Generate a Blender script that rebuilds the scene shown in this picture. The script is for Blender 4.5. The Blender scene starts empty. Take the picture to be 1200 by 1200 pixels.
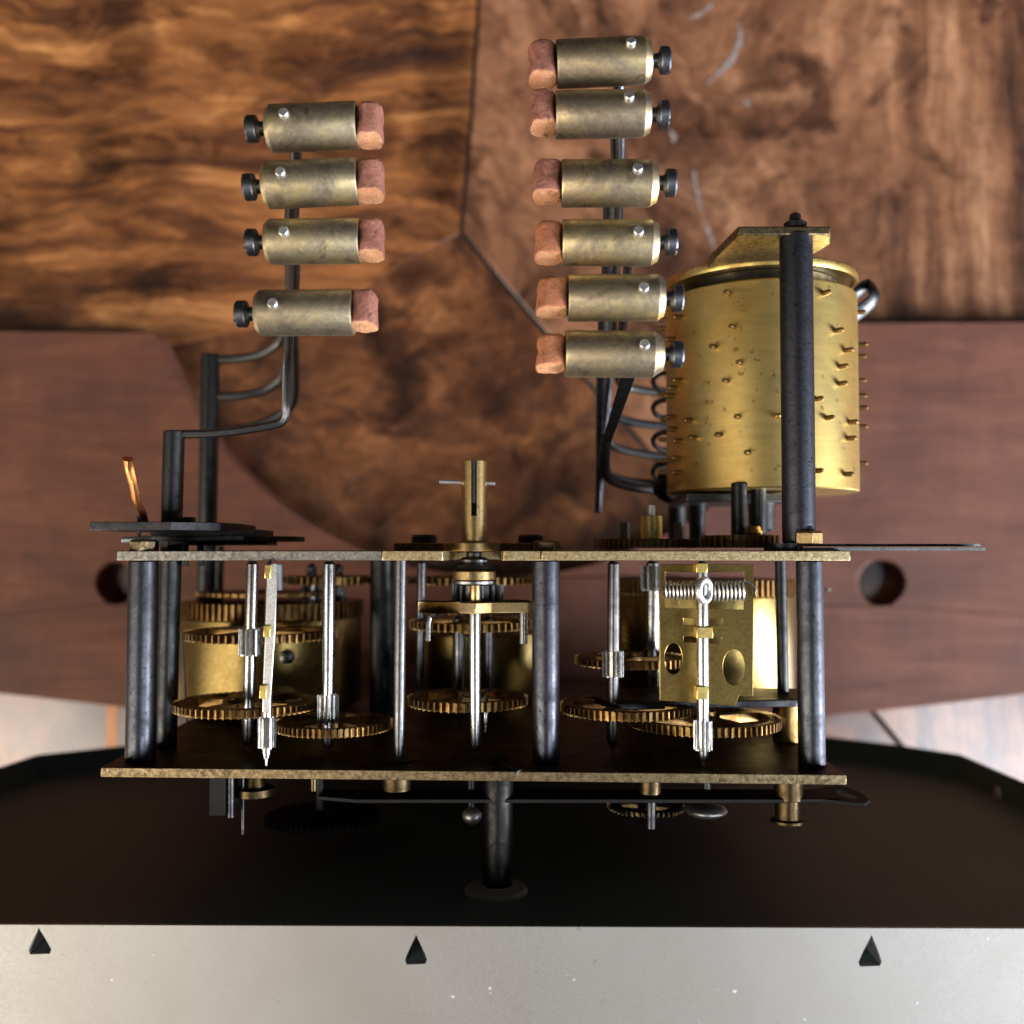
import bpy, bmesh, math, random
from mathutils import Vector, Matrix, Euler, noise as mnoise
from mathutils.geometry import tessellate_polygon

random.seed(7)
SC = bpy.context.scene
COL = SC.collection
PI = math.pi

# ------------------------------------------------------------------ camera, light, exposure
T = 0.332                      # camera height above the table top (metres)
TILT = math.radians(2.2)
F = 1200.0                     # focal length in photograph pixels (photograph is 1200 x 1200)
cam_d = bpy.data.cameras.new('camera')
cam = bpy.data.objects.new('camera', cam_d)
COL.objects.link(cam)
cam.location = (0, 0, T)
cam.rotation_euler = (TILT, 0, 0)
cam_d.sensor_width = 36
cam_d.lens = 36
cam_d.clip_start = 0.01
cam_d.clip_end = 50
cam_d.dof.use_dof = True
cam_d.dof.focus_distance = 0.184
cam_d.dof.aperture_fstop = 12.0
SC.camera = cam

world = bpy.data.worlds.new('World')
SC.world = world
world.use_nodes = True
bg = world.node_tree.nodes['Background']
bg.inputs[0].default_value = (0.72, 0.70, 0.70, 1)
bg.inputs[1].default_value = 0.055


def area(name, loc, target, sx, sy, power, color):
    l = bpy.data.lights.new(name, 'AREA')
    l.shape = 'RECTANGLE'
    l.size = sx
    l.size_y = sy
    l.energy = power
    l.color = color
    o = bpy.data.objects.new(name, l)
    COL.objects.link(o)
    o.location = loc
    o.rotation_euler = (Vector(target) - Vector(loc)).to_track_quat('-Z', 'Y').to_euler()
    return o


# two tall windows of the room, lower and upper panes
area('window_right_lower', (0.98, -0.40, 0.38), (0.03, 0.02, 0.10), 0.42, 0.66, 46.0, (0.86, 0.90, 1.0))
area('window_left_lower', (-0.98, -0.50, 0.58), (0.0, 0.02, 0.10), 0.50, 0.75, 18.0, (1.0, 0.88, 0.74))
area('window_right_upper', (0.78, -0.50, 1.40), (0.03, 0.0, 0.10), 0.55, 0.45, 10.0, (0.84, 0.90, 1.0))
area('window_left_upper', (-0.86, -0.50, 1.45), (0.0, 0.0, 0.10), 0.60, 0.45, 9.0, (1.0, 0.90, 0.78))

SC.view_settings.view_transform = 'Standard'
SC.view_settings.look = 'None'
SC.view_settings.gamma = 1
SC.view_settings.exposure = 0.0
SC.view_settings.use_curve_mapping = False
SC.render.engine = 'CYCLES'
SC.cycles.use_denoising = True
SC.cycles.max_bounces = 8
SC.cycles.sample_clamp_indirect = 4.0

# ------------------------------------------------------------------ pixel -> place helpers
_R = Euler((TILT, 0, 0)).to_matrix()


def V(x, y, d):
    """point seen at photograph pixel (x, y), d millimetres below the camera"""
    r = _R @ Vector(((x - 600) / F, (600 - y) / F, -1.0))
    s = d / 1000.0 / -r.z
    return Vector((0, 0, T)) + r * s


def YA(y, d):
    return V(600, y, d).y


def XA(x, d, y=700):
    return V(x, y, d).x


def Z(d):
    return T - d / 1000.0


MM = 0.001

# ------------------------------------------------------------------ materials
_mats = {}


def nodes_of(name):
    m = bpy.data.materials.new(name)
    m.use_nodes = True
    nt = m.node_tree
    return m, nt, nt.nodes['Principled BSDF']


def ramp(nt, fac, stops):
    n = nt.nodes.new('ShaderNodeValToRGB')
    e = n.color_ramp.elements
    while len(e) < len(stops):
        e.new(0.5)
    for i, (p, c) in enumerate(stops):
        e[i].position = p
        e[i].color = (c[0], c[1], c[2], 1)
    nt.links.new(fac, n.inputs[0])
    return n.outputs[0]


def coords(nt, scale=(1, 1, 1), rot=(0, 0, 0), loc=(0, 0, 0)):
    tc = nt.nodes.new('ShaderNodeTexCoord')
    mp = nt.nodes.new('ShaderNodeMapping')
    mp.inputs['Scale'].default_value = scale
    mp.inputs['Rotation'].default_value = rot
    mp.inputs['Location'].default_value = loc
    nt.links.new(tc.outputs['Object'], mp.inputs[0])
    return mp.outputs[0]


def noise(nt, vec, scale, detail=6, rough=0.6, dist=0.0):
    n = nt.nodes.new('ShaderNodeTexNoise')
    n.inputs['Scale'].default_value = scale
    n.inputs['Detail'].default_value = detail
    n.inputs['Roughness'].default_value = rough
    n.inputs['Distortion'].default_value = dist
    nt.links.new(vec, n.inputs['Vector'])
    return n.outputs['Fac']


def mixc(nt, fac, a, b, mode='MIX'):
    n = nt.nodes.new('ShaderNodeMix')
    n.data_type = 'RGBA'
    n.blend_type = mode
    for sock, val in ((n.inputs[0], fac), (n.inputs[6], a), (n.inputs[7], b)):
        if hasattr(val, 'is_output'):
            nt.links.new(val, sock)
        elif isinstance(val, (int, float)):
            sock.default_value = val
        else:
            sock.default_value = (val[0], val[1], val[2], 1)
    return n.outputs[2]


def math_n(nt, op, a, b=None, clamp=False):
    n = nt.nodes.new('ShaderNodeMath')
    n.operation = op
    n.use_clamp = clamp
    for i, v in enumerate((a, b)):
        if v is None:
            continue
        if hasattr(v, 'is_output'):
            nt.links.new(v, n.inputs[i])
        else:
            n.inputs[i].default_value = v
    return n.outputs[0]


def bump(nt, bsdf, height, strength, dist=0.0002):
    b = nt.nodes.new('ShaderNodeBump')
    b.inputs['Strength'].default_value = strength
    b.inputs['Distance'].default_value = dist
    nt.links.new(height, b.inputs['Height'])
    nt.links.new(b.outputs[0], bsdf.inputs['Normal'])


def metal(name, c1, c2, r0=0.3, r1=0.5, patch=180, fine=1500, metallic=1.0, bstr=0.15, spots=None, stretch=(1, 1, 1)):
    m, nt, b = nodes_of(name)
    v = coords(nt, stretch)
    n1 = noise(nt, v, patch, 5, 0.62, 0.6)
    n2 = noise(nt, v, fine, 3, 0.6)
    c = ramp(nt, n1, [(0.36, c1), (0.64, c2)])
    dark = [x * 0.45 for x in c1]
    f2 = ramp(nt, n2, [(0.30, (0.55, 0.55, 0.55)), (0.62, (1, 1, 1))])
    c = mixc(nt, 0.7, c, f2, 'MULTIPLY')
    if spots:
        n3 = noise(nt, v, spots, 2, 0.5)
        f3 = ramp(nt, n3, [(0.66, (0, 0, 0)), (0.71, (1, 1, 1))])
        c = mixc(nt, f3, c, dark)
    nt.links.new(c, b.inputs['Base Color'])
    b.inputs['Metallic'].default_value = metallic
    rr = ramp(nt, n1, [(0.3, (r1,) * 3), (0.7, (r0,) * 3)])
    nt.links.new(rr, b.inputs['Roughness'])
    bump(nt, b, n2, bstr, 0.00008)
    _mats[name] = m
    return m


metal('brass_drum', (0.55, 0.38, 0.11), (0.78, 0.58, 0.2), 0.30, 0.40, 130, 1800, spots=600)
metal('brass_wheel', (0.15, 0.085, 0.03), (0.36, 0.22, 0.08), 0.32, 0.5, 220, 1500)
metal('brass_barrel', (0.22, 0.155, 0.05), (0.40, 0.29, 0.10), 0.24, 0.36, 60, 1400)
metal('brass_fly', (0.34, 0.235, 0.07), (0.50, 0.36, 0.12), 0.28, 0.40, 70, 1800, bstr=0.05)
metal('brass_bright', (0.80, 0.57, 0.15), (0.95, 0.74, 0.26), 0.28, 0.42, 300, 1500)
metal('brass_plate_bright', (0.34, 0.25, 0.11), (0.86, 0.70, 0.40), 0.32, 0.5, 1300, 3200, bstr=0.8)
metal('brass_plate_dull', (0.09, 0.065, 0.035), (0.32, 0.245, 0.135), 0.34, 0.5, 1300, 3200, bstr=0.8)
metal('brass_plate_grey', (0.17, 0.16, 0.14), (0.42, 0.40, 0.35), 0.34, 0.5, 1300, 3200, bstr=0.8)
metal('brass_collar', (0.34, 0.22, 0.08), (0.56, 0.40, 0.19), 0.26, 0.42, 300, 1800)
metal('pillar_steel', (0.045, 0.047, 0.055), (0.095, 0.099, 0.115), 0.32, 0.50, 250, 1900, spots=1100, bstr=0.3)
metal('black_steel', (0.040, 0.041, 0.044), (0.080, 0.080, 0.080), 0.32, 0.5, 300, 1500)
metal('screw_steel', (0.07, 0.075, 0.085), (0.16, 0.165, 0.18), 0.36, 0.5, 500, 1900)
metal('bright_steel', (0.24, 0.235, 0.225), (0.46, 0.45, 0.43), 0.20, 0.36, 300, 1600, bstr=0.04)
metal('grey_steel', (0.13, 0.13, 0.132), (0.23, 0.23, 0.23), 0.28, 0.42, 300, 1600)
metal('pin_steel', (0.55, 0.55, 0.53), (0.78, 0.78, 0.76), 0.38, 0.55, 900, 2600)
metal('plate_face', (0.035, 0.026, 0.015), (0.075, 0.055, 0.030), 0.34, 0.5, 200, 1200)
metal('brass_shaded', (0.04, 0.028, 0.014), (0.095, 0.066, 0.032), 0.34, 0.5, 250, 1500)  # brass under the front plate, its shade put into the colour
metal('dark_bronze', (0.018, 0.018, 0.018), (0.040, 0.039, 0.037), 0.4, 0.55, 300, 1500)
metal('copper', (0.45, 0.16, 0.05), (0.70, 0.30, 0.11), 0.3, 0.5, 500, 1500)


def simple(name, c1, c2, scale, rough, fine=1500, bstr=0.3, bdist=0.0002, spec=0.5):
    m, nt, b = nodes_of(name)
    v = coords(nt)
    n1 = noise(nt, v, scale, 6, 0.65, 0.3)
    n2 = noise(nt, v, fine, 4, 0.65)
    c = ramp(nt, n1, [(0.33, c1), (0.67, c2)])
    c = mixc(nt, 0.5, c, ramp(nt, n2, [(0.3, (0.5, 0.5, 0.5)), (0.65, (1, 1, 1))]), 'MULTIPLY')
    nt.links.new(c, b.inputs['Base Color'])
    b.inputs['Roughness'].default_value = rough
    b.inputs['Specular IOR Level'].default_value = spec
    bump(nt, b, n2, bstr, bdist)
    _mats[name] = m
    return m




def leather(name, c1, c2, grease):
    m, nt, b = nodes_of(name)
    v = coords(nt)
    n1 = noise(nt, v, 260, 6, 0.7, 0.5)
    n2 = noise(nt, v, 1900, 5, 0.75)
    n3 = noise(nt, coords(nt, (1, 1, 1), loc=(2, 5, 1)), 330, 5, 0.7, 0.8)
    c = ramp(nt, n1, [(0.33, c1), (0.67, c2)])
    c = mixc(nt, ramp(nt, n3, [(grease, (0, 0, 0)), (grease + 0.1, (0.85,) * 3)]), c, (0.045, 0.022, 0.014))
    c = mixc(nt, 0.6, c, ramp(nt, n2, [(0.32, (0.4, 0.38, 0.36)), (0.6, (1, 1, 1))]), 'MULTIPLY')
    nt.links.new(c, b.inputs['Base Color'])
    b.inputs['Roughness'].default_value = 0.8
    b.inputs['Specular IOR Level'].default_value = 0.3
    bump(nt, b, n2, 0.9, 0.0005)
    _mats[name] = m


leather('leather_old', (0.20, 0.070, 0.046), (0.40, 0.165, 0.115), 0.60)
leather('leather_orange', (0.32, 0.105, 0.045), (0.52, 0.21, 0.10), 0.66)
leather('leather_cut', (0.50, 0.20, 0.085), (0.74, 0.40, 0.21), 0.60)
simple('pan_black', (0.088, 0.122, 0.118), (0.118, 0.156, 0.150), 30, 0.5, 1800, 0.25, 0.0001, 0.3)
simple('black_shaded', (0.012, 0.012, 0.012), (0.020, 0.019, 0.018), 200, 0.6, 1500, 0.2, 0.0002, 0.12)  # dark lever parts; shade under the front plate put into the black
simple('grey_enamel', (0.20, 0.19, 0.17), (0.36, 0.34, 0.30), 500, 0.5, 1800, 0.3)
simple('inside_shade', (0.010, 0.009, 0.008), (0.016, 0.014, 0.012), 60, 0.8, 900, 0.1)  # near-black that carries the shade inside the pan and slots as colour


def pan_silver():
    m, nt, b = nodes_of('pan_silver')
    v = coords(nt)
    n1 = noise(nt, v, 45, 6, 0.6, 0.4)
    n2 = noise(nt, v, 2600, 4, 0.7)
    n3 = noise(nt, coords(nt, (1, 1, 1), loc=(3, 1, 2)), 620, 2, 0.5, 1.0)
    c = ramp(nt, n1, [(0.30, (0.270, 0.256, 0.226)), (0.66, (0.300, 0.292, 0.272))])
    c = mixc(nt, ramp(nt, n2, [(0.30, (0.6,) * 3), (0.50, (0,) * 3)]), c, (0.27, 0.255, 0.23))
    c = mixc(nt, ramp(nt, n3, [(0.72, (0, 0, 0)), (0.77, (0.8,) * 3)]), c, (0.22, 0.20, 0.17))
    n4 = noise(nt, coords(nt, (1, 1, 1), loc=(7, 3, 2)), 700, 1, 0.5)
    c = mixc(nt, ramp(nt, n4, [(0.77, (0, 0, 0)), (0.81, (0.7,) * 3)]), c, (0.7, 0.69, 0.66))
    nt.links.new(c, b.inputs['Base Color'])
    b.inputs['Metallic'].default_value = 0.7
    nt.links.new(ramp(nt, n2, [(0.3, (0.56,) * 3), (0.7, (0.42,) * 3)]), b.inputs['Roughness'])
    bump(nt, b, n2, 0.2, 0.00006)
    _mats['pan_silver'] = m


pan_silver()


def hammer_brass():
    """old turned brass: brown tarnish clouds, rubbed lighter places, a few stains, each head a little different"""
    m, nt, b = nodes_of('brass_tarnished')
    info = nt.nodes.new('ShaderNodeObjectInfo')
    v = coords(nt)
    n1 = noise(nt, v, 85, 8, 0.70, 1.1)
    n2 = noise(nt, v, 1500, 3, 0.6)
    n3 = noise(nt, coords(nt, (1, 1, 1), loc=(4, 2, 7)), 210, 5, 0.7, 1.2)
    n4 = noise(nt, coords(nt, (4, 60, 60)), 14, 4, 0.6)
    c = ramp(nt, n1, [(0.36, (0.23, 0.19, 0.14)), (0.50, (0.46, 0.385, 0.26)), (0.62, (0.76, 0.61, 0.33))])
    c = mixc(nt, ramp(nt, n3, [(0.56, (0, 0, 0)), (0.66, (0.65,) * 3)]), c, (0.20, 0.165, 0.125))
    c = mixc(nt, 0.5, c, ramp(nt, n2, [(0.3, (0.6, 0.6, 0.6)), (0.62, (1, 1, 1))]), 'MULTIPLY')
    c = mixc(nt, 0.3, c, ramp(nt, n4, [(0.35, (0.55, 0.55, 0.55)), (0.6, (1, 1, 1))]), 'MULTIPLY')
    c = mixc(nt, 1.0, c, ramp(nt, info.outputs['Random'], [(0.0, (0.74, 0.72, 0.74)), (1.0, (1.0, 1.0, 0.93))]), 'MULTIPLY')
    nt.links.new(c, b.inputs['Base Color'])
    b.inputs['Metallic'].default_value = 1.0
    nt.links.new(ramp(nt, n1, [(0.3, (0.58,) * 3), (0.7, (0.40,) * 3)]), b.inputs['Roughness'])
    bump(nt, b, n3, 0.25, 0.00015)
    _mats['brass_tarnished'] = m


hammer_brass()


def drum_brush():
    """drum brass: fine rings turned round the barrel over the patchy tarnish"""
    m, nt, b = nodes_of('brass_drum_turned')
    v = coords(nt)
    n1 = noise(nt, v, 95, 6, 0.62, 0.5)
    n2 = noise(nt, coords(nt, (1, 6, 1)), 160, 4, 0.6)
    n3 = noise(nt, v, 520, 3, 0.55)
    c = ramp(nt, n1, [(0.34, (0.64, 0.44, 0.135)), (0.66, (0.90, 0.685, 0.26))])
    c = mixc(nt, 0.55, c, ramp(nt, n2, [(0.3, (0.74, 0.72, 0.68)), (0.65, (1, 1, 1))]), 'MULTIPLY')
    c = mixc(nt, ramp(nt, n3, [(0.64, (0, 0, 0)), (0.72, (0.7,) * 3)]), c, (0.22, 0.13, 0.04))
    nt.links.new(c, b.inputs['Base Color'])
    b.inputs['Metallic'].default_value = 1.0
    nt.links.new(ramp(nt, n1, [(0.3, (0.42,) * 3), (0.7, (0.32,) * 3)]), b.inputs['Roughness'])
    bump(nt, b, n2, 0.12, 0.00006)
    _mats['brass_drum_turned'] = m


drum_brush()


def burl(name, grain, seed, warp_amt, stops, knots, stains=(), cross=None):
    """figured veneer under old polish; grain = stretch of the figure, knots = (scale, threshold), stains = dark ellipses
    (x, y, rx, ry) in metres, cross = x beyond which the grain runs along y"""
    m, nt, b = nodes_of(name)
    v = coords(nt, grain, loc=(seed, seed * 0.7, 0))
    vb = coords(nt, (1, 1, 1), loc=(seed * 1.3, seed, 0))
    comb = nt.nodes.new('ShaderNodeCombineXYZ')
    nt.links.new(noise(nt, vb, 18, 4, 0.55), comb.inputs[0])
    nt.links.new(noise(nt, coords(nt, (1, 1, 1), loc=(5 + seed, 2, 1)), 16, 4, 0.55), comb.inputs[1])

    def warped(vec, amt):
        w = nt.nodes.new('ShaderNodeVectorMath')
        w.operation = 'MULTIPLY_ADD'
        nt.links.new(comb.outputs[0], w.inputs[0])
        w.inputs[1].default_value = amt
        nt.links.new(vec, w.inputs[2])
        return w.outputs[0]
    w = warped(v, warp_amt)
    n1 = noise(nt, w, 1.0, 9, 0.68, 0.7)
    n2 = noise(nt, w, 4.2, 5, 0.7, 0.4)
    sep = nt.nodes.new('ShaderNodeSeparateXYZ')
    tc = nt.nodes.new('ShaderNodeTexCoord')
    nt.links.new(tc.outputs['Object'], sep.inputs[0])
    if cross is not None:
        vc = warped(coords(nt, (100, 9, 20), loc=(seed, 3, 0)), (1.5, 0.4, 0))
        c1 = noise(nt, vc, 1.0, 8, 0.66, 0.5)
        mr = nt.nodes.new('ShaderNodeMapRange')
        mr.inputs[1].default_value = cross - 0.03
        mr.inputs[2].default_value = cross + 0.03
        nt.links.new(sep.outputs[0], mr.inputs[0])
        mx = nt.nodes.new('ShaderNodeMix')
        nt.links.new(mr.outputs[0], mx.inputs[0])
        nt.links.new(n1, mx.inputs[2])
        nt.links.new(c1, mx.inputs[3])
        n1 = mx.outputs[0]
    c = ramp(nt, n1, stops)
    c = mixc(nt, 0.6, c, ramp(nt, n2, [(0.30, (0.42, 0.38, 0.35)), (0.58, (1, 1, 1))]), 'MULTIPLY')
    ks, kt, kg = knots
    kn = noise(nt, warped(coords(nt, kg, loc=(seed * 2, 1, 0)), (0.6, 0.6, 0)), ks, 6, 0.62, 0.8)
    c = mixc(nt, ramp(nt, kn, [(kt, (0, 0, 0)), (kt + 0.10, (0.95,) * 3)]), c, (0.30, 0.27, 0.27), 'MULTIPLY')
    fib = noise(nt, coords(nt, (grain[0] * 4, grain[1] * 7, 20), loc=(seed, 9, 0)), 1.0, 3, 0.7)
    c = mixc(nt, 0.55, c, ramp(nt, fib, [(0.32, (0.45, 0.42, 0.40)), (0.56, (1, 1, 1))]), 'MULTIPLY')
    edge = noise(nt, vb, 60, 6, 0.65, 0.6)
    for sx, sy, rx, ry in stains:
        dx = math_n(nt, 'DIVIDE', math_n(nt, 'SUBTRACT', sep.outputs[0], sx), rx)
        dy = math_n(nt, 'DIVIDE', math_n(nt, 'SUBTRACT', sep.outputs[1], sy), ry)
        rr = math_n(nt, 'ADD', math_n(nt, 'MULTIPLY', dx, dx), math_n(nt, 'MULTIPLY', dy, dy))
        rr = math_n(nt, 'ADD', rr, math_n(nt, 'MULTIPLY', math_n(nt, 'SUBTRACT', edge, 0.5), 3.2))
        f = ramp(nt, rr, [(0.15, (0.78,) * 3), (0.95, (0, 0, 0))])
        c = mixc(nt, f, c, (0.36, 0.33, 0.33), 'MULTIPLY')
    nt.links.new(c, b.inputs['Base Color'])
    n5 = noise(nt, coords(nt, (1, 1, 1)), 60, 5, 0.6)
    nt.links.new(ramp(nt, n5, [(0.3, (0.24,) * 3), (0.7, (0.38,) * 3)]), b.inputs['Roughness'])
    b.inputs['Coat Weight'].default_value = 1.0
    b.inputs['Coat Roughness'].default_value = 0.16
    bump(nt, b, n2, 0.10, 0.0003)
    _mats[name] = m


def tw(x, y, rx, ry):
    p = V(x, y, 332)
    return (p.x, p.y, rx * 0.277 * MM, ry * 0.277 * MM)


burl('burl_across', (15, 78, 22), 1.7, (0.9, 2.2, 0),
     [(0.31, (0.030, 0.014, 0.009)), (0.44, (0.125, 0.045, 0.017)), (0.56, (0.30, 0.115, 0.036)), (0.70, (0.62, 0.29, 0.10))], (1.0, 0.53, (26, 52, 10)),
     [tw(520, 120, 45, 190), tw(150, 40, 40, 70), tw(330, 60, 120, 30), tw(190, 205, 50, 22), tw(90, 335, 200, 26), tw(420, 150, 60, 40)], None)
burl('burl_lower', (30, 34, 30), 9.3, (2.6, 2.6, 0),  # the movement's shade on the table is put into these darker colours
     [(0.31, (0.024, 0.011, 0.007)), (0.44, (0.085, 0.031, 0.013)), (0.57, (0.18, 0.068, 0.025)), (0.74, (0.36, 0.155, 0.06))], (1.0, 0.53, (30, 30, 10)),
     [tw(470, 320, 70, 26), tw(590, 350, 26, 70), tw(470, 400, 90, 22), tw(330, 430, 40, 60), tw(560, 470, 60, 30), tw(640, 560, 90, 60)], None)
burl('burl_swirl', (30, 24, 30), 4.1, (2.2, 2.2, 0),
     [(0.30, (0.040, 0.020, 0.013)), (0.43, (0.135, 0.057, 0.029)), (0.55, (0.265, 0.120, 0.060)), (0.72, (0.53, 0.285, 0.15))], (1.0, 0.545, (34, 34, 10)),
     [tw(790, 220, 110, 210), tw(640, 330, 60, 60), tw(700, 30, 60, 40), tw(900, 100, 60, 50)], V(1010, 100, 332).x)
simple('inlay_orange', (0.48, 0.17, 0.05), (0.62, 0.27, 0.09), 120, 0.35, 1200, 0.1)
simple('joint_dark', (0.018, 0.010, 0.007), (0.03, 0.018, 0.012), 100, 0.7, 900, 0.1)


def mahogany():
    m, nt, b = nodes_of('mahogany')
    v = coords(nt, (26, 170, 60))
    n1 = noise(nt, v, 1.0, 8, 0.7, 0.5)
    n2 = noise(nt, coords(nt, (260, 60, 60)), 1.0, 4, 0.6)
    big = noise(nt, coords(nt), 26, 4, 0.6, 0.5)
    c = ramp(nt, n1, [(0.28, (0.088, 0.033, 0.019)), (0.50, (0.134, 0.051, 0.030)), (0.74, (0.188, 0.077, 0.047))])
    c = mixc(nt, 0.2, c, ramp(nt, n2, [(0.35, (0.55, 0.5, 0.5)), (0.6, (1, 1, 1))]), 'MULTIPLY')
    c = mixc(nt, ramp(nt, big, [(0.47, (0, 0, 0)), (0.68, (0.6,) * 3)]), c, (0.060, 0.028, 0.022))
    nt.links.new(c, b.inputs['Base Color'])
    b.inputs['Roughness'].default_value = 0.62
    b.inputs['Specular IOR Level'].default_value = 0.22
    bump(nt, b, n1, 0.12, 0.0003)
    _mats['mahogany'] = m


mahogany()

# ------------------------------------------------------------------ mesh helpers


def finish(bm, angle=27):
    bmesh.ops.recalc_face_normals(bm, faces=bm.faces)
    a = math.radians(angle)
    for f in bm.faces:
        f.smooth = True
    for e in bm.edges:
        if len(e.link_faces) == 2:
            if e.calc_face_angle(0) > a:
                e.smooth = False
        else:
            e.smooth = False


def obj(name, bm, mat, parent=None, bevel=0.0, mats=None):
    finish(bm)
    me = bpy.data.meshes.new(name)
    bm.to_mesh(me)
    bm.free()
    o = bpy.data.objects.new(name, me)
    COL.objects.link(o)
    for k in ([mat] if mats is None else mats):
        me.materials.append(_mats[k])
    if parent is not None:
        o.parent = parent
        if parent.type == 'EMPTY':
            o.matrix_parent_inverse = Matrix.Translation(parent.location).inverted()
    if bevel:
        md = o.modifiers.new('bevel', 'BEVEL')
        md.width = bevel
        md.segments = 2
        md.limit_method = 'ANGLE'
        md.angle_limit = math.radians(40)
        md.harden_normals = False
    return o


def tag(o, label, cat=None, group=None, kind=None):
    if label:
        o['label'] = label
    if cat:
        o['category'] = cat
    if group:
        o['group'] = group
    if kind:
        o['kind'] = kind
    return o


def frame_of(axis):
    a = axis.normalized()
    u = a.orthogonal().normalized()
    return a, u, a.cross(u).normalized()


def lathe(bm, base, axis, prof, seg=32, closed=True):
    """profile [(t along axis, radius), ...] turned round the axis"""
    a, u, w = frame_of(axis)
    rings = []
    for t, r in prof:
        c = base + a * t
        rings.append([bm.verts.new(c + (u * math.cos(2 * PI * k / seg) + w * math.sin(2 * PI * k / seg)) * r) for k in range(seg)])
    for i in range(len(rings) - 1):
        for k in range(seg):
            k2 = (k + 1) % seg
            bm.faces.new((rings[i][k], rings[i][k2], rings[i + 1][k2], rings[i + 1][k]))
    if closed:
        bm.faces.new(list(reversed(rings[0])))
        bm.faces.new(rings[-1])


def cyl(bm, p0, p1, r0, r1=None, seg=24, ch=0.12):
    r1 = r0 if r1 is None else r1
    L = (p1 - p0).length
    c = min(r0, r1) * ch
    lathe(bm, p0, p1 - p0, [(0, r0 - c), (c, r0), (L - c, r1), (L, r1 - c)], seg)


def box(bm, lo, hi):
    vs = [bm.verts.new((x, y, z)) for x in (lo[0], hi[0]) for y in (lo[1], hi[1]) for z in (lo[2], hi[2])]
    for f in ((0, 1, 3, 2), (4, 6, 7, 5), (0, 4, 5, 1), (2, 3, 7, 6), (0, 2, 6, 4), (1, 5, 7, 3)):
        bm.faces.new([vs[i] for i in f])


def tube(bm, pts, r, seg=10, smooth=0, flat=1.0):
    pts = [Vector(p) for p in pts]
    for _ in range(smooth):
        q = [pts[0]]
        for i in range(len(pts) - 1):
            q += [pts[i] * 0.75 + pts[i + 1] * 0.25, pts[i] * 0.25 + pts[i + 1] * 0.75]
        pts = q + [pts[-1]]
    rad = r if isinstance(r, (list, tuple)) else None
    t0 = (pts[1] - pts[0]).normalized()
    u = t0.orthogonal().normalized()
    rings = []
    for i, p in enumerate(pts):
        t = (pts[min(i + 1, len(pts) - 1)] - pts[max(i - 1, 0)]).normalized()
        u = (u - t * u.dot(t)).normalized()
        w = t.cross(u)
        rr = r if rad is None else rad[0] + (rad[1] - rad[0]) * i / (len(pts) - 1)
        rings.append([bm.verts.new(p + (u * math.cos(2 * PI * k / seg) + w * math.sin(2 * PI * k / seg) * flat) * rr) for k in range(seg)])
    for i in range(len(rings) - 1):
        for k in range(seg):
            k2 = (k + 1) % seg
            bm.faces.new((rings[i][k], rings[i][k2], rings[i + 1][k2], rings[i + 1][k]))
    bm.faces.new(list(reversed(rings[0])))
    bm.faces.new(rings[-1])


def torus(bm, c, axis, R, r, seg=36, sseg=12, arc=2 * PI):
    a, u, w = frame_of(axis)
    rings = []
    for k in range(seg):
        th = 2 * PI * k / seg
        dirv = u * math.cos(th) + w * math.sin(th)
        rings.append([bm.verts.new(c + dirv * (R + r * math.cos(2 * PI * j / sseg)) + a * r * math.sin(2 * PI * j / sseg)) for j in range(sseg)])
    for k in range(seg):
        k2 = (k + 1) % seg
        for j in range(sseg):
            j2 = (j + 1) % sseg
            bm.faces.new((rings[k][j], rings[k2][j], rings[k2][j2], rings[k][j2]))


def sheet(bm, outline, holes, to3, t0, t1):
    """flat sheet: outline and holes in 2D, to3(u, v, t) gives the place, thickness from t0 to t1"""
    loops = [outline] + list(holes)
    flat = [p for l in loops for p in l]
    tris = tessellate_polygon([[Vector((p[0], p[1], 0)) for p in l] for l in loops])
    A = [bm.verts.new(to3(p[0], p[1], t0)) for p in flat]
    B = [bm.verts.new(to3(p[0], p[1], t1)) for p in flat]
    for t in tris:
        try:
            bm.faces.new([A[i] for i in t])
            bm.faces.new([B[i] for i in reversed(t)])
        except ValueError:
            pass
    s = 0
    for l in loops:
        n = len(l)
        for i in range(n):
            j = (i + 1) % n
            try:
                bm.faces.new((A[s + i], A[s + j], B[s + j], B[s + i]))
            except ValueError:
                pass
        s += n


def circle2(cx, cy, rx, ry=None, n=28, rot=0):
    ry = rx if ry is None else ry
    return [(cx + rx * math.cos(2 * PI * k / n + rot), cy + ry * math.sin(2 * PI * k / n + rot)) for k in range(n)]


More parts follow.
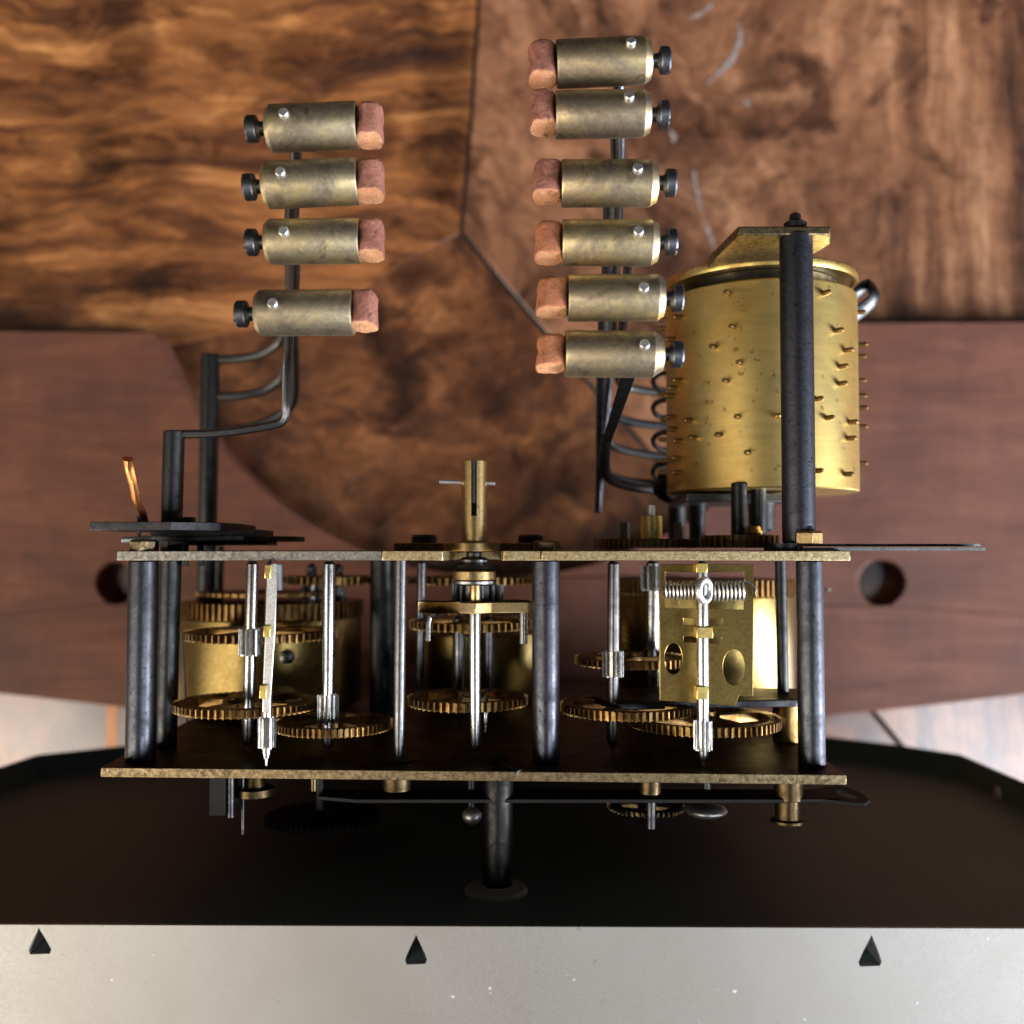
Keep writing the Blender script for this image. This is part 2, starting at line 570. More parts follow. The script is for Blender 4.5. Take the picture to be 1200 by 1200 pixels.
def gear(bm, c, R, th, n, tooth=None, hub=0.0, spokes=4, rim=None, rot=0.0):
    """toothed wheel, axis along Y, centre c at its -Y face; spoked when rim is given"""
    tooth = tooth or 5.0 * R / n
    Ri = R - tooth
    prof = []
    for k in range(n):
        a = 2 * PI * k / n + rot
        s = 2 * PI / n
        for f, r in ((-0.19, Ri), (-0.175, Ri + tooth * 0.6), (-0.10, R), (0.10, R), (0.175, Ri + tooth * 0.6), (0.19, Ri)):
            prof.append((r * math.cos(a + f * s), r * math.sin(a + f * s)))
    to3 = lambda u, v, t: Vector((c.x + u, c.y + t, c.z + v))
    holes = []
    if rim:
        ro = Ri - rim
        ri = max(hub * 1.25, R * 0.22)
        for k in range(spokes):
            a0 = 2 * PI * k / spokes + rot + 0.4
            a1 = a0 + 2 * PI / spokes
            wo = 0.07 * R / ro * 1.4
            wi = 0.07 * R / ri * 1.4
            m = 10
            h = [(ro * math.cos(a0 + wo + (a1 - a0 - 2 * wo) * i / m), ro * math.sin(a0 + wo + (a1 - a0 - 2 * wo) * i / m)) for i in range(m + 1)]
            h += [(ri * math.cos(a1 - wi + (a0 - a1 + 2 * wi) * i / 4), ri * math.sin(a1 - wi + (a0 - a1 + 2 * wi) * i / 4)) for i in range(5)]
            holes.append(h)
    sheet(bm, prof, holes, to3, 0, th)
    if hub:
        lathe(bm, Vector((c.x, c.y - th * 0.6, c.z)), Vector((0, 1, 0)), [(0, hub * 0.95), (0, hub), (th * 2.2, hub), (th * 2.2, hub * 0.9)], 20)


YV = Vector((0, 1, 0))


def rod(name, x, y0, y1, d, rpx, mat, parent, x1=None, seg=24, ch=0.12, d1=None):
    """round rod along the depth of the movement, from pixel (x, y0) to (x1, y1), radius in pixels"""
    bm = bmesh.new()
    p0 = V(x, y0, d)
    p1 = V(x if x1 is None else x1, y1, d if d1 is None else d1)
    cyl(bm, p0, p1, rpx * d / F * MM, None, seg, ch)
    return obj(name, bm, mat, parent)


def turned(name, x, d, steps, mat, parent, seg=32, yref=None):
    """collar turned about a Y axis; steps = [(pixel y, radius px)...] from the lower to the upper end"""
    bm = bmesh.new()
    xx = XA(x, d, yref if yref is not None else steps[0][0])
    prof = [(YA(y, d), r * d / F * MM) for y, r in steps]
    base = Vector((xx, prof[0][0], Z(d)))
    lathe(bm, base, YV, [(p[0] - prof[0][0], p[1]) for p in prof], seg)
    return obj(name, bm, mat, parent)


def wheel(name, x, y, d, rpx, thpx, n, mat, parent, hub=0.0, rim=None, spokes=4, rot=0.0, tooth=None):
    """gear wheel lying square to Y: (x, y) its centre pixel at depth d"""
    bm = bmesh.new()
    k = d / F * MM
    c = V(x, y, d)
    gear(bm, c, rpx * k, thpx * k, n, tooth * k if tooth else None, hub * k, spokes, rim * k if rim else None, rot)
    return obj(name, bm, mat, parent)


def hexnut(name, x, y0, y1, d, rpx, mat, parent, rot=0.2, dome=True):
    bm = bmesh.new()
    k = d / F * MM
    c = V(x, y1, d)
    h = V(x, y0, d).y - c.y
    n = 6
    ro = [bm.verts.new((c.x + rpx * k * math.cos(rot + 2 * PI * i / n), c.y, c.z + rpx * k * math.sin(rot + 2 * PI * i / n))) for i in range(n)]
    r1 = [bm.verts.new((v.co.x, c.y + h * 0.8, v.co.z)) for v in ro]
    r2 = [bm.verts.new((c.x + (v.co.x - c.x) * 0.86, c.y + h, c.z + (v.co.z - c.z) * 0.86)) for v in ro]
    for i in range(n):
        j = (i + 1) % n
        bm.faces.new((ro[i], ro[j], r1[j], r1[i]))
        bm.faces.new((r1[i], r1[j], r2[j], r2[i]))
    bm.faces.new(ro)
    bm.faces.new(r2)
    return obj(name, bm, mat, parent, 0.00008)


def bar(name, x0, x1, y0, y1, d0, d1, mat, parent, bevel=0.0001):
    """flat bar: near face spans the pixel box at depth d0, runs back to depth d1"""
    a = V(x0, y1, d0)
    b = V(x1, y0, d0)
    bm = bmesh.new()
    box(bm, (a.x, a.y, Z(d1)), (b.x, b.y, Z(d0)))
    return obj(name, bm, mat, parent, bevel)


# ================================================================== the setting: the table
table = bpy.data.objects.new('table', None)
COL.objects.link(table)
tag(table, 'old polished burl veneer table top under the clock movement', None, None, 'structure')


def tp(x, y, t=0.0):
    p = V(x, y, 332.0)
    return Vector((p.x, p.y, t))


bm = bmesh.new()
box(bm, (-0.8, -0.7, -0.03), (0.8, 0.7, -0.0012))
obj('table_core', bm, 'joint_dark', table)
seam = [(566, -900), (562, -20), (552, 140), (540, 272), (600, 345), (660, 415), (900, 690), (1500, 1400), (1700, 1900)]
left = [(-1700, 480), (-1700, -900)] + [(x - 2.6, y + 1.6) for x, y in seam[:4]] + [(480, 304), (424, 342), (300, 385), (120, 420)]
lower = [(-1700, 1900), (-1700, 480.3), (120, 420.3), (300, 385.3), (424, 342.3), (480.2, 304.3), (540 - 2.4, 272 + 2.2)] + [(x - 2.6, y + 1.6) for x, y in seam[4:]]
right = [(x + 2.6, y - 1.6) for x, y in reversed(seam)] + [(2900, -900), (2900, 1900)]
# the inlay strip cuts the left panel
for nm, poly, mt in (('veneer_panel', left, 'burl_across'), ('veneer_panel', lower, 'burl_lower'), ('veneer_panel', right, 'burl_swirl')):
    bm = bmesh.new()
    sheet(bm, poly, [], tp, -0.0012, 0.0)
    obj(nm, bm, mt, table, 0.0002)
bm = bmesh.new()
sheet(bm, [(126, 800), (138, 800), (128, 1400), (116, 1400)], [], tp, -0.001, 0.0002)
obj('inlay_strip', bm, 'inlay_orange', table)

simple('pale_glint', (0.17, 0.135, 0.12), (0.30, 0.26, 0.25), 400, 0.25, 1200, 0.2)  # pale marks on the varnish, its glints put into the colour
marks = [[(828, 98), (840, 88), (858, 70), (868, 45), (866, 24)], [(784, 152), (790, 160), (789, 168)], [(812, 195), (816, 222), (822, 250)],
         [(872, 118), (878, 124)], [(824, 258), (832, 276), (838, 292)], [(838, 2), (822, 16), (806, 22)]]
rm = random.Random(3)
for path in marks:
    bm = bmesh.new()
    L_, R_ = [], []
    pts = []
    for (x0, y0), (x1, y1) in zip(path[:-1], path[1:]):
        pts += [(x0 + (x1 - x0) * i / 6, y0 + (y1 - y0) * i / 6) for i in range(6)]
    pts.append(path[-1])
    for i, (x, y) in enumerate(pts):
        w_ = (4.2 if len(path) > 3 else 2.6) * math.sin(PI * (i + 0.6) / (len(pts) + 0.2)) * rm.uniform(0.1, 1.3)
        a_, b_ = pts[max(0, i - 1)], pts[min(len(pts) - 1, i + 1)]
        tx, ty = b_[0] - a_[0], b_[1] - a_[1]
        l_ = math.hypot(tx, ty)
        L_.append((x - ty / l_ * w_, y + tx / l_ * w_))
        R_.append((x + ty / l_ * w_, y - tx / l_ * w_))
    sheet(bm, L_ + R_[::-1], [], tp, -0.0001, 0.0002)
    obj('glint_mark', bm, 'pale_glint', table)

# ================================================================== the loose board lying on the table
BD = 323.0


def bp(x, y, t):
    p = V(x, y, BD)
    return Vector((p.x, p.y, t))


cx, cy, cr = 583, 258, 417
out = [(-420, 384), (170, 388), (183, 392), (191, 402)]
a0 = math.atan2(415 - cy, 197 - cx)
a1 = math.atan2(410 - cy, 972 - cx)
if a0 < 0:
    a0 += 2 * PI
for k in range(41):
    a = a0 + (a1 - a0) * k / 40
    out.append((cx + cr * math.cos(a), cy + cr * math.sin(a)))
out += [(976, 396), (985, 382), (1000, 377), (1650, 374), (1650, 760)]
out += [(1300, 802), (1200, 814), (1090, 827), (975, 839), (800, 850), (600, 855), (400, 850), (250, 841), (150, 830), (80, 822), (0, 813), (-120, 798), (-420, 760)]
holes = [circle2(136, 683, 23, 25), circle2(1033, 683, 27, 27)]
bm = bmesh.new()
sheet(bm, out, holes, bp, 0.0001, T - BD * MM)
board = obj('wooden_board', bm, 'mahogany', None, 0.0006)
tag(board, 'reddish brown wooden board with curved cutout and two round holes lying flat on the table', 'board')

# ================================================================== the clock movement
mv = bpy.data.objects.new('clock_movement', None)
COL.objects.link(mv)
mv.location = (0, -0.03, 0)
tag(mv, 'brass and steel chiming clock movement with hammers, pinned drum and dark dial pan', 'clock movement')

# ---------------------------------------------------------------- dial pan
FY = YA(1045, 190)           # floor of the pan
FT = 0.0009


def panp(x, z, t):
    return Vector((x, FY + t, z))


NEAR = 0.1747
pan_out = [(-0.136, Z(170)), (0.128, Z(177)), (0.1245, Z(245)), (0.1238, Z(285)), (0.112, Z(299)), (0.097, Z(311)), (0.06, Z(325)), (0.015, Z(331)),
           (-0.03, Z(330)), (-0.075, Z(320)), (-0.105, Z(303)), (-0.1215, Z(291)), (-0.131, Z(284.5)), (-0.134, Z(262))]
# near edge follows the photograph's slight slope
d_l = -FY * 1000 * F / (1076 - 646.1)
d_r = -FY * 1000 * F / (1083 - 646.1)
pan_out[0] = (-0.136, Z(d_l))
pan_out[1] = (0.128, Z(d_r))
bm = bmesh.new()
sheet(bm, pan_out, [], panp, -FT, 0)
pan = obj('dial_pan', bm, 'pan_black', mv, 0.0001)
pan['label'] = 'shallow dark dial pan with folded silver grey edge'
LIPH = 0.0062
bm = bmesh.new()
lip = pan_out[1:] + [pan_out[0]]
N = len(lip)
cen = Vector((0, Z(240)))
inner = []
for (x, z) in lip:
    v = Vector((x, z)) - cen
    inner.append((x - v.normalized().x * 0.0010, z - v.normalized().y * 0.0010))
ringv = []
for (x, z), (xi, zi) in zip(lip, inner):
    ringv.append([bm.verts.new((x, FY - 0.0005, z)), bm.verts.new((x, FY + LIPH, z)), bm.verts.new((xi, FY + LIPH, zi)), bm.verts.new((xi, FY - 0.0005, zi))])
for i in range(N - 1):
    for k in range(4):
        k2 = (k + 1) % 4
        bm.faces.new((ringv[i][k], ringv[i + 1][k], ringv[i + 1][k2], ringv[i][k2]))
bm.faces.new(ringv[0])
bm.faces.new(ringv[-1])
obj('pan_lip', bm, 'pan_black', pan)
# folded near edge with three lanced triangles
sl = (Z(d_r) - Z(d_l)) / (0.128 + 0.136)


def flz(x):
    return Z(d_l) + (x + 0.136) * sl


def flp(x, y, t):
    return Vector((x, y, flz(x) + t))


def near_xy(px, py):
    p = V(px, py, (d_l + d_r) / 2)
    return (p.x, p.y)


tri = []
tri_px = [((46, 1086), (61, 1117), (34, 1118)), ((488, 1093), (501, 1127), (475, 1128)), ((1017, 1091), (1029, 1127), (1002, 1128))]
for t in tri_px:
    q = []
    (ax, ay), (bx, by), (cx_, cy_) = t
    q = [(ax - 1.5, ay + 4), (ax, ay), (ax + 1.5, ay + 3), (ax + (bx - ax) * 0.6 + 1.2, ay + (by - ay) * 0.55), (bx, by - 5), (bx - 2, by), (cx_ + 2, cy_), (cx_, cy_ - 5), (ax + (cx_ - ax) * 0.6 - 1, ay + (cy_ - ay) * 0.55)]
    tri.append([near_xy(*p) for p in q])
bm = bmesh.new()
FW = FY - 0.045
gx = [(-0.136 + 0.264 * i / 24, FY + 0.0004) for i in range(25)] + [(0.128 - 0.264 * i / 24, FW) for i in range(25)]
sheet(bm, gx, tri, flp, 0.0, 0.0010)
flange = obj('pan_flange', bm, 'pan_silver', pan, 0.0003)
for t in tri:                                   # lanced tongue bent down inside each triangle, from its lower edge
    bm = bmesh.new()
    b0, b1 = t[5], t[6]
    ap = t[1]
    vs = []
    for dz in (0, -0.0006):
        vs.append([bm.verts.new(flp(b0[0], b0[1] + 0.0001, dz)), bm.verts.new(flp(b1[0], b1[1] + 0.0001, dz)),
                   bm.verts.new(flp(ap[0], b0[1] + 0.0022, -0.0042 + dz))])
    bm.faces.new(vs[0])
    bm.faces.new(vs[1])
    for i in range(3):
        j = (i + 1) % 3
        bm.faces.new((vs[0][i], vs[0][j], vs[1][j], vs[1][i]))
    obj('pan_tongue', bm, 'pan_black', pan)
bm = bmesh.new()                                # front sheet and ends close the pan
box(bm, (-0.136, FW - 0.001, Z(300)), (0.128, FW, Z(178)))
obj('pan_front', bm, 'inside_shade', pan)
bm = bmesh.new()  # added dark sheet for the shade seen through the triangles
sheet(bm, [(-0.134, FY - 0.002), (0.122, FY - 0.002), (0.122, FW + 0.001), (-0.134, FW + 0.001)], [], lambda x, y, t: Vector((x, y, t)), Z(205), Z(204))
obj('pan_shade_sheet', bm, 'inside_shade', pan)
# silver bead put in for the highlight at a hole in the right lip
p = V(1177, 935, 262)
bm = bmesh.new()
bmesh.ops.create_uvsphere(bm, u_segments=16, v_segments=10, radius=0.0018, matrix=Matrix.Translation(Vector((0.1232, p.y, p.z))) @ Matrix.Diagonal((0.5, 1.6, 1, 1)))
obj('lip_glint', bm, 'pin_steel', pan)

# ---------------------------------------------------------------- plates
FI = YA(900, 180)            # inner face of the front plate
FO = FI - 0.00168
d_fl = -FI * 1000 * F / (897 - 646.1)
d_fr = -FI * 1000 * F / (905.5 - 646.1)
xl = XA(118, d_fl, 897)
xr = XA(992, d_fr, 905)


def yplate(name, outline, y0, y1, mat, holes=(), bevel=0.00012):
    bm = bmesh.new()
    sheet(bm, outline, holes, lambda x, z, t: Vector((x, t, z)), y0, y1)
    bm.normal_update()
    for f in bm.faces:
        if abs(f.normal.y) > 0.9:
            f.material_index = 1
    return obj(name, bm, None, mv, bevel, [mat, 'plate_face'])


yplate('front_plate', [(xl, Z(d_fl)), (xr, Z(d_fr)), (xr + 0.001, Z(296)), (xl - 0.001, Z(296))], FO, FI, 'brass_plate_dull')
BO = YA(645.5, 180)
BI = YA(657, 180)


def X18(x):
    return XA(x, 180, 652)


BACKD = 262
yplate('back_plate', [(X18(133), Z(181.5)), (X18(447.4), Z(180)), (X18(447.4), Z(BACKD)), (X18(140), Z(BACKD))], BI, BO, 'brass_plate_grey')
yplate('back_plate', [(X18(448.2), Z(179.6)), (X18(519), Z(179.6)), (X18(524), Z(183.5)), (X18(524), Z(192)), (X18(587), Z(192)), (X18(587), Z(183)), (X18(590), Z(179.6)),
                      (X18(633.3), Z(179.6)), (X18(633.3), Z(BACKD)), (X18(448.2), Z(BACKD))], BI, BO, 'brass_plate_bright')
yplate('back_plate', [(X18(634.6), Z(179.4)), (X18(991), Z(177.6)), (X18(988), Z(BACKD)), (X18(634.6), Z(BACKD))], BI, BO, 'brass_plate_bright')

# ---------------------------------------------------------------- pillars and posts (x at top / bottom of the span)
EMB = 2
pillars = [  # x_top, x_bottom, y_bottom, depth, radius px, material
    (168.5, 164.5, 894, 187.5, 17.3, 'pillar_steel'),
    (448, 447, 842, 231, 14, 'black_steel'),
    (639.5, 640, 895, 185.5, 16.0, 'pillar_steel'),
    (948.5, 951.5, 901, 182.0, 15.5, 'pillar_steel'),
]
for xt, xb, yb, d, r, m in pillars:
    rod('pillar', xb, 646.1 - (FI - 0.0005) * 1000 * F / d, 646.1 - (BI + 0.00005) * 1000 * F / d, d, r, m, mv, xt)
# long hammer arbors passing through the back plate
rod('hammer_arbor', 194.5, 646.1 - (FI - 0.0003) * 1000 * F / 200, 505, 200, 12.3, 'black_steel', mv, 204)
rod('hammer_arbor', 240, 828, 415, 250, 10.8, 'black_steel', mv, 246.5)
rod('stop_post', 255.5, 718, 640, 250, 5.5, 'black_steel', mv, 257)
rod('thin_post', 467.5, 646.1 - (FI - 0.0003) * 1000 * F / 186, 650, 186, 6.8, 'grey_steel', mv, 470)
turned('post_washer', 468, 186, [(892.5, 17), (889.5, 17)], 'black_steel', mv)
rod('thin_post', 918, 830, 650, 205, 6.6, 'black_steel', mv, 914.5)
turned('post_foot', 922, 205, [(868, 15), (868, 16), (824, 16), (822, 13)], 'brass_wheel', mv)

# ---------------------------------------------------------------- left train
def arbor(x, y0, y1, d, rpx, parent, mat='bright_steel', pin=None, pivot=True, x1=None):
    """steel arbor with turned ends; pin = (y_low, y_high, radius px, leaves)"""
    bm = bmesh.new()
    k = d / F * MM
    a, b = V(x, y0, d), V(x if x1 is None else x1, y1, d)
    L = (b - a).length
    r = rpx * k
    prof = [(0, r * 0.28), (0.0012, r * 0.30), (0.0012, r * 0.62), (0.0024, r), (L - 0.001, r), (L - 0.0004, r * 0.5), (L, r * 0.4)]
    lathe(bm, a, b - a, prof, 20)
    o = obj('arbor', bm, mat, parent)
    if pin:
        yl, yh, pr, n = pin
        bm = bmesh.new()
        c = V(x + ((x1 if x1 is not None else x) - x) * (y0 - yl) / max(1, y0 - y1), yl, d)
        h = YA(yh, d) - c.y
        gear(bm, c, pr * k, h, n, pr * k * 0.42)
        obj('pinion', bm, 'bright_steel', o)
    return o


ARB_A = arbor(290, 881, 655, 193, 7.2, mv, pin=(768, 737, 13.5, 8), x1=296)
arbor(384, 884, 655, 190, 7.2, mv, pin=(848, 814, 12.5, 8), x1=386)
arbor(557, 887, 690, 188, 7.0, mv, x1=556.5)
arbor(718, 882, 655, 193, 7.0, mv, 'grey_steel', pin=(793, 763, 12.5, 8), x1=719)
arbor(765, 850, 655, 214, 8.0, mv, 'bright_steel', pin=(692, 663, 14, 9))
arbor(365, 742, 660, 236, 6, mv, 'grey_steel', pin=(735, 682, 12, 8))
arbor(396, 742, 660, 244, 6, mv, 'grey_steel', pin=(735, 690, 9, 7))
arbor(492, 815, 655, 214, 5.0, mv, 'grey_steel', x1=494)
arbor(538, 850, 720, 210, 7.5, mv, 'grey_steel')
arbor(573, 830, 720, 214, 6.5, mv, 'grey_steel')
arbor(569, 858, 815, 195, 3.0, mv, 'bright_steel')

wheel('gear_wheel', 289, 830, 197, 83, 9.5, 62, 'brass_wheel', mv, hub=22, rim=13)
wheel('gear_wheel', 391, 853.5, 194, 68, 9.5, 62, 'brass_wheel', mv, hub=13, rim=8, rot=0.3)
wheel('gear_wheel', 306, 747.5, 213, 88, 9.0, 64, 'brass_wheel', mv, hub=14, rim=12)
wheel('gear_wheel', 548, 825, 199, 70, 10, 50, 'brass_wheel', mv, hub=15, rim=10, rot=0.2)
wheel('gear_wheel', 552, 736, 210, 72, 9, 52, 'brass_wheel', mv, hub=14, rim=8)
wheel('gear_wheel', 736, 833.5, 198, 79, 10, 64, 'brass_wheel', mv, hub=14, rim=9, rot=0.1)
wheel('gear_wheel', 824, 849, 198.5, 89, 10, 72, 'brass_wheel', mv, hub=14, rim=7, rot=0.7)
wheel('gear_wheel', 740, 778, 208, 66, 9, 52, 'brass_wheel', mv, hub=12, rim=9)
wheel('gear_wheel', 388, 684, 238, 58, 9, 44, 'brass_wheel', mv, hub=10)
wheel('gear_wheel', 552, 684, 238, 75, 8, 50, 'brass_wheel', mv, hub=10)
wheel('gear_wheel', 313, 697, 240, 80, 4, 50, 'brass_wheel', mv, hub=10, tooth=3)

# spring barrels
def barrel(x, y_top, y_bot, d, rpx, teeth_y, mat, n=84, Rt=None):
    k = d / F * MM
    bm = bmesh.new()
    c = Vector((XA(x, d, 740), 0, Z(d)))
    R = rpx * k
    dn = d - R * 1000
    yt = YA(y_top, dn)
    yb = YA(y_bot, dn)
    lathe(bm, Vector((c.x, yb, c.z)), YV, [(0, R * 0.95), (0, R * 0.99), (0.0004, R), (yt - yb - 0.0004, R), (yt - yb, R * 0.985), (yt - yb, R * 0.3)], 72)
    o = obj('spring_barrel', bm, mat, mv)
    bm = bmesh.new()
    t0, t1 = YA(teeth_y[1], dn), YA(teeth_y[0], dn)
    gear(bm, Vector((c.x, t0, c.z)), (Rt or 1.03) * R, t1 - t0, n, 0.045 * R)
    obj('barrel_teeth', bm, 'brass_wheel', o)
    return o, c, R


B1, c1, R1 = barrel(318, 728, 838, 246, 104, (709, 728), 'brass_barrel')
B2, c2, R2 = barrel(562, 745, 832, 262, 72, (711, 722), 'brass_barrel', 60)
B3, c3, R3 = barrel(826, 700, 828, 238, 101, (681, 700), 'brass_barrel')
bm = bmesh.new()                                # rivet on the left barrel
p = V(331, 772, 222)
lathe(bm, Vector((p.x, p.y, c1.z + math.sqrt(max(1e-8, R1 ** 2 - (p.x - c1.x) ** 2)) - 0.0004)), Vector((0.1, 0, 1)), [(0, 0.0017), (0.0007, 0.0016), (0.0011, 0.001), (0.0012, 0.0003)], 18)
obj('barrel_rivet', bm, 'grey_steel', B1)
bm = bmesh.new()                                # click wire beside the left barrel
tube(bm, [V(212, 735, 205), V(216, 790, 205), V(219, 848, 206)], 0.0002, 6)
obj('spring_wire', bm, 'grey_steel', mv)

# ---------------------------------------------------------------- left fly seen edge-on
FLd = 180.0
f_l = arbor(312, 897, 655, FLd, 5.2, mv, pin=(876, 841, 10.8, 7), x1=317)
bm = bmesh.new()
sheet(bm, [(307.5, 835), (316, 835), (320, 780), (323, 735), (325, 661), (319, 660), (313, 662), (311, 735), (308, 805)], [], lambda x, y, t: V(x, y, FLd - 1.6 + t), 0, 9.0)
obj('fly_blade', bm, 'pin_steel', f_l, 0.00015)
for x, y0, y1, w in ((313.5, 662, 678, 3.6), (312.5, 733, 747, 4.0), (308, 803, 819, 4.2)):
    bar('fly_clip', x - w, x + w, y0, y1, FLd - 2.1, FLd + 0.5, 'brass_bright', f_l)
bm = bmesh.new()
cyl(bm, V(327, 692, 184), V(327, 661, 184), 0.0007, None, 12)
obj('fly_stop', bm, 'grey_steel', mv)

# ---------------------------------------------------------------- centre work
d = 188
turned('centre_collar', 555.5, d, [(665, 8), (662, 15), (656, 17), (653, 13), (653, 9), (648, 9), (646, 13), (642, 13)], 'black_steel', mv)
turned('spring_washer', 555, d, [(667.5, 20), (666, 25), (662, 23), (659, 12)], 'black_steel', mv)
turned('brass_collar', 555.5, d, [(680, 24), (679, 25.5), (670, 25.5), (668.5, 24), (668.5, 6)], 'brass_collar', mv)
turned('collar_ring', 555.5, d, [(686, 20), (684, 24), (681, 24.5), (680, 20)], 'grey_steel', mv)
turned('centre_hub', 557, d - 1.2, [(707, 6), (705, 6.5), (686, 6.5)], 'brass_collar', mv)
wheel('centre_pinion', 560, 705.5, 193, 30, 20, 14, 'grey_steel', mv, tooth=6)
bm = bmesh.new()                                # two-armed lifting cam, pointed towards the viewer
sheet(bm, [(490, 0), (488, 9), (540, -1.5), (558, -4.0), (576, -1.5), (623, -0.6), (623, 8), (560, 14)], [],
      lambda x, z, t: Vector((XA(x, 187, 711), YA(718 - t, 187), Z(187 + z))), 0, 12.5)
cam_o = obj('lifting_cam', bm, 'brass_collar', mv, 0.00012)
bm = bmesh.new()
cyl(bm, V(613.5, 755, 187.6), V(613.5, 717, 187.6), 0.00075, None, 16)
obj('cam_pin', bm, 'bright_steel', cam_o)
bm = bmesh.new()
tube(bm, [V(510, 719, 190), V(507, 721, 190), V(502, 724, 190), V(501.5, 751, 190)], 0.0005, 10, 1)
obj('cam_pin', bm, 'bright_steel', cam_o)
# centre tube with slot, above the back plate
bm = bmesh.new()
TD = 187
R0 = 15.2 * TD / F * MM
c = Vector((XA(556, TD, 590), 0, Z(TD)))
ya, yb = YA(636, TD), YA(541, TD)
slot0 = YA(605, TD)
seg = 48
hw = 3.2 * TD / F * MM
ang = math.asin(hw / R0)
ri = R0 * 0.72
# lower solid ring part
lathe(bm, Vector((c.x, ya, c.z)), YV, [(0, R0), (slot0 - ya, R0)], 40, False)
angs = [PI / 2 + ang + (2 * PI - 2 * ang) * i / seg for i in range(seg + 1)]
vo0, vo1, vi0, vi1 = [], [], [], []
for a in angs:
    co, si = math.cos(a), math.sin(a)
    vo0.append(bm.verts.new((c.x + R0 * co, slot0, c.z + R0 * si)))
    vo1.append(bm.verts.new((c.x + R0 * co, yb, c.z + R0 * si)))
    vi0.append(bm.verts.new((c.x + ri * co, slot0, c.z + ri * si)))
    vi1.append(bm.verts.new((c.x + ri * co, yb, c.z + ri * si)))
for i in range(seg):
    bm.faces.new((vo0[i], vo0[i + 1], vo1[i + 1], vo1[i]))
    bm.faces.new((vi0[i], vi0[i + 1], vi1[i + 1], vi1[i]))
    bm.faces.new((vo1[i], vo1[i + 1], vi1[i + 1], vi1[i]))
    bm.faces.new((vo0[i], vo0[i + 1], vi0[i + 1], vi0[i]))
for i in (0, seg):
    bm.faces.new((vo0[i], vo1[i], vi1[i], vi0[i]))
tube_o = obj('centre_tube', bm, 'brass_collar', mv)
bm = bmesh.new()
cyl(bm, V(515, 564.5, TD), V(580, 566.5, TD), 0.00042, None, 12)
obj('cross_pin', bm, 'pin_steel', tube_o)
bm = bmesh.new()
box(bm, (c.x - hw * 0.55, YA(590, TD), c.z - R0 * 0.2), (c.x + hw * 0.55, YA(540, TD), c.z + R0 * 0.93))
obj('tube_blade', bm, 'grey_steel', tube_o)
turned('tube_flange', 553, TD + 2, [(647, 32), (646, 34), (637, 34), (635, 32)], 'brass_collar', mv)
bm = bmesh.new()
a, b = V(466, 647.5, 204), V(641, 636.5, 204)
box(bm, (a.x, a.y, Z(214)), (b.x, b.y, Z(198)))
br = obj('centre_bridge', bm, 'brass_wheel', mv, 0.00015)
for x in (497, 622):
    turned('bridge_screw', x, 202, [(638, 14), (638, 15), (629, 15), (626.5, 12.5)], 'black_steel', mv)
hexnut('pillar_nut', 641, 633.5, 645.6, 185, 16, 'brass_plate_dull', mv, 0.1)
hexnut('pillar_nut', 169, 632.5, 645.6, 184, 17, 'brass_plate_dull', mv, 0.45)
hexnut('pillar_nut', 946, 622, 637, 182, 18, 'brass_collar', mv, 0.5)
turned('nut_stud', 946, 182, [(624, 7), (618, 6.5), (616, 5)], 'black_steel', mv)

# ---------------------------------------------------------------- right fly governor facing the viewer
GD = 184.5
bm = bmesh.new()
gout = [(773, 661), (883, 661), (882.5, 816), (866, 815.5), (861.5, 827.5), (773, 821)]
gh = [[(779.5, 670.5), (871.5, 670.5), (871.5, 714.5), (779.5, 712)],
      [(801, 724.5), (846, 725), (846, 733), (801, 732.5)],
      [(801, 745.5), (846, 746.5), (844, 754), (801, 752.5)],
      circle2(789, 772, 10.5, 18.5), circle2(860, 782, 12.8, 21.2)]
sheet(bm, gout, gh, lambda x, y, t: V(x, y, GD + (880 - x) * 0.012 + t), 0, 0.75)
gov = obj('fly_plate', bm, 'brass_fly', mv, 0.00008)
f_r = arbor(824, 900, 655, 181, 7.0, mv, pin=(879, 845, 10.8, 7), x1=823)
for x, y0, y1, w in ((822.5, 660, 671, 6.5), (826, 735, 748, 9.5), (823.5, 804.5, 820, 6.8)):
    bar('fly_clip', x - w, x + w, y0, y1, 180.0 - 0.4, 182.5, 'brass_bright', f_r)
bm = bmesh.new()
torus(bm, V(825.5, 692, 179.4), Vector((1, 0, 0.9)), 0.00185, 0.00062)
obj('governor_collar', bm, 'pin_steel', f_r)


def spring(x0, x1, y, d, rpx, turns, wpx, parent):
    bm = bmesh.new()
    a, b = V(x0, y, d), V(x1, y, d)
    r = rpx * d / F * MM
    pts = []
    n = turns * 14
    for i in range(n + 1):
        t = i / n
        th = 2 * PI * turns * t
        pts.append(a.lerp(b, t) + Vector((0, math.cos(th) * r, math.sin(th) * r)))
    tube(bm, pts, wpx * d / F * MM, 6)
    return obj('governor_spring', bm, 'pin_steel', parent)


spring(778, 818, 692, 182.6, 9.5, 9, 1.1, f_r)
spring(830, 873, 692, 182.0, 11.5, 9, 1.1, f_r)
bm = bmesh.new()
cyl(bm, V(777, 692, 182.4), V(873, 692, 182.0), 0.0009, None, 14)
obj('spring_core', bm, 'brass_wheel', f_r)
bm = bmesh.new()
tube(bm, [V(870, 681, 182), V(880, 684, 182.5), V(886, 690, 183), V(884, 697, 183.5), V(882, 699, 184)], 0.00018, 6, 1)
obj('spring_tail', bm, 'bright_steel', f_r)
# dark lever plate crossing behind the fly
bm = bmesh.new()
sheet(bm, [(697, 200), (722, 192), (935, 196), (935, 212), (800, 214), (720, 212)], [], lambda x, dd, t: Vector((XA(x, dd, 822), YA(828.5, 196) + t, Z(dd))), 0, 0.0014)
obj('warning_lever', bm, 'black_steel', mv, 0.0002)

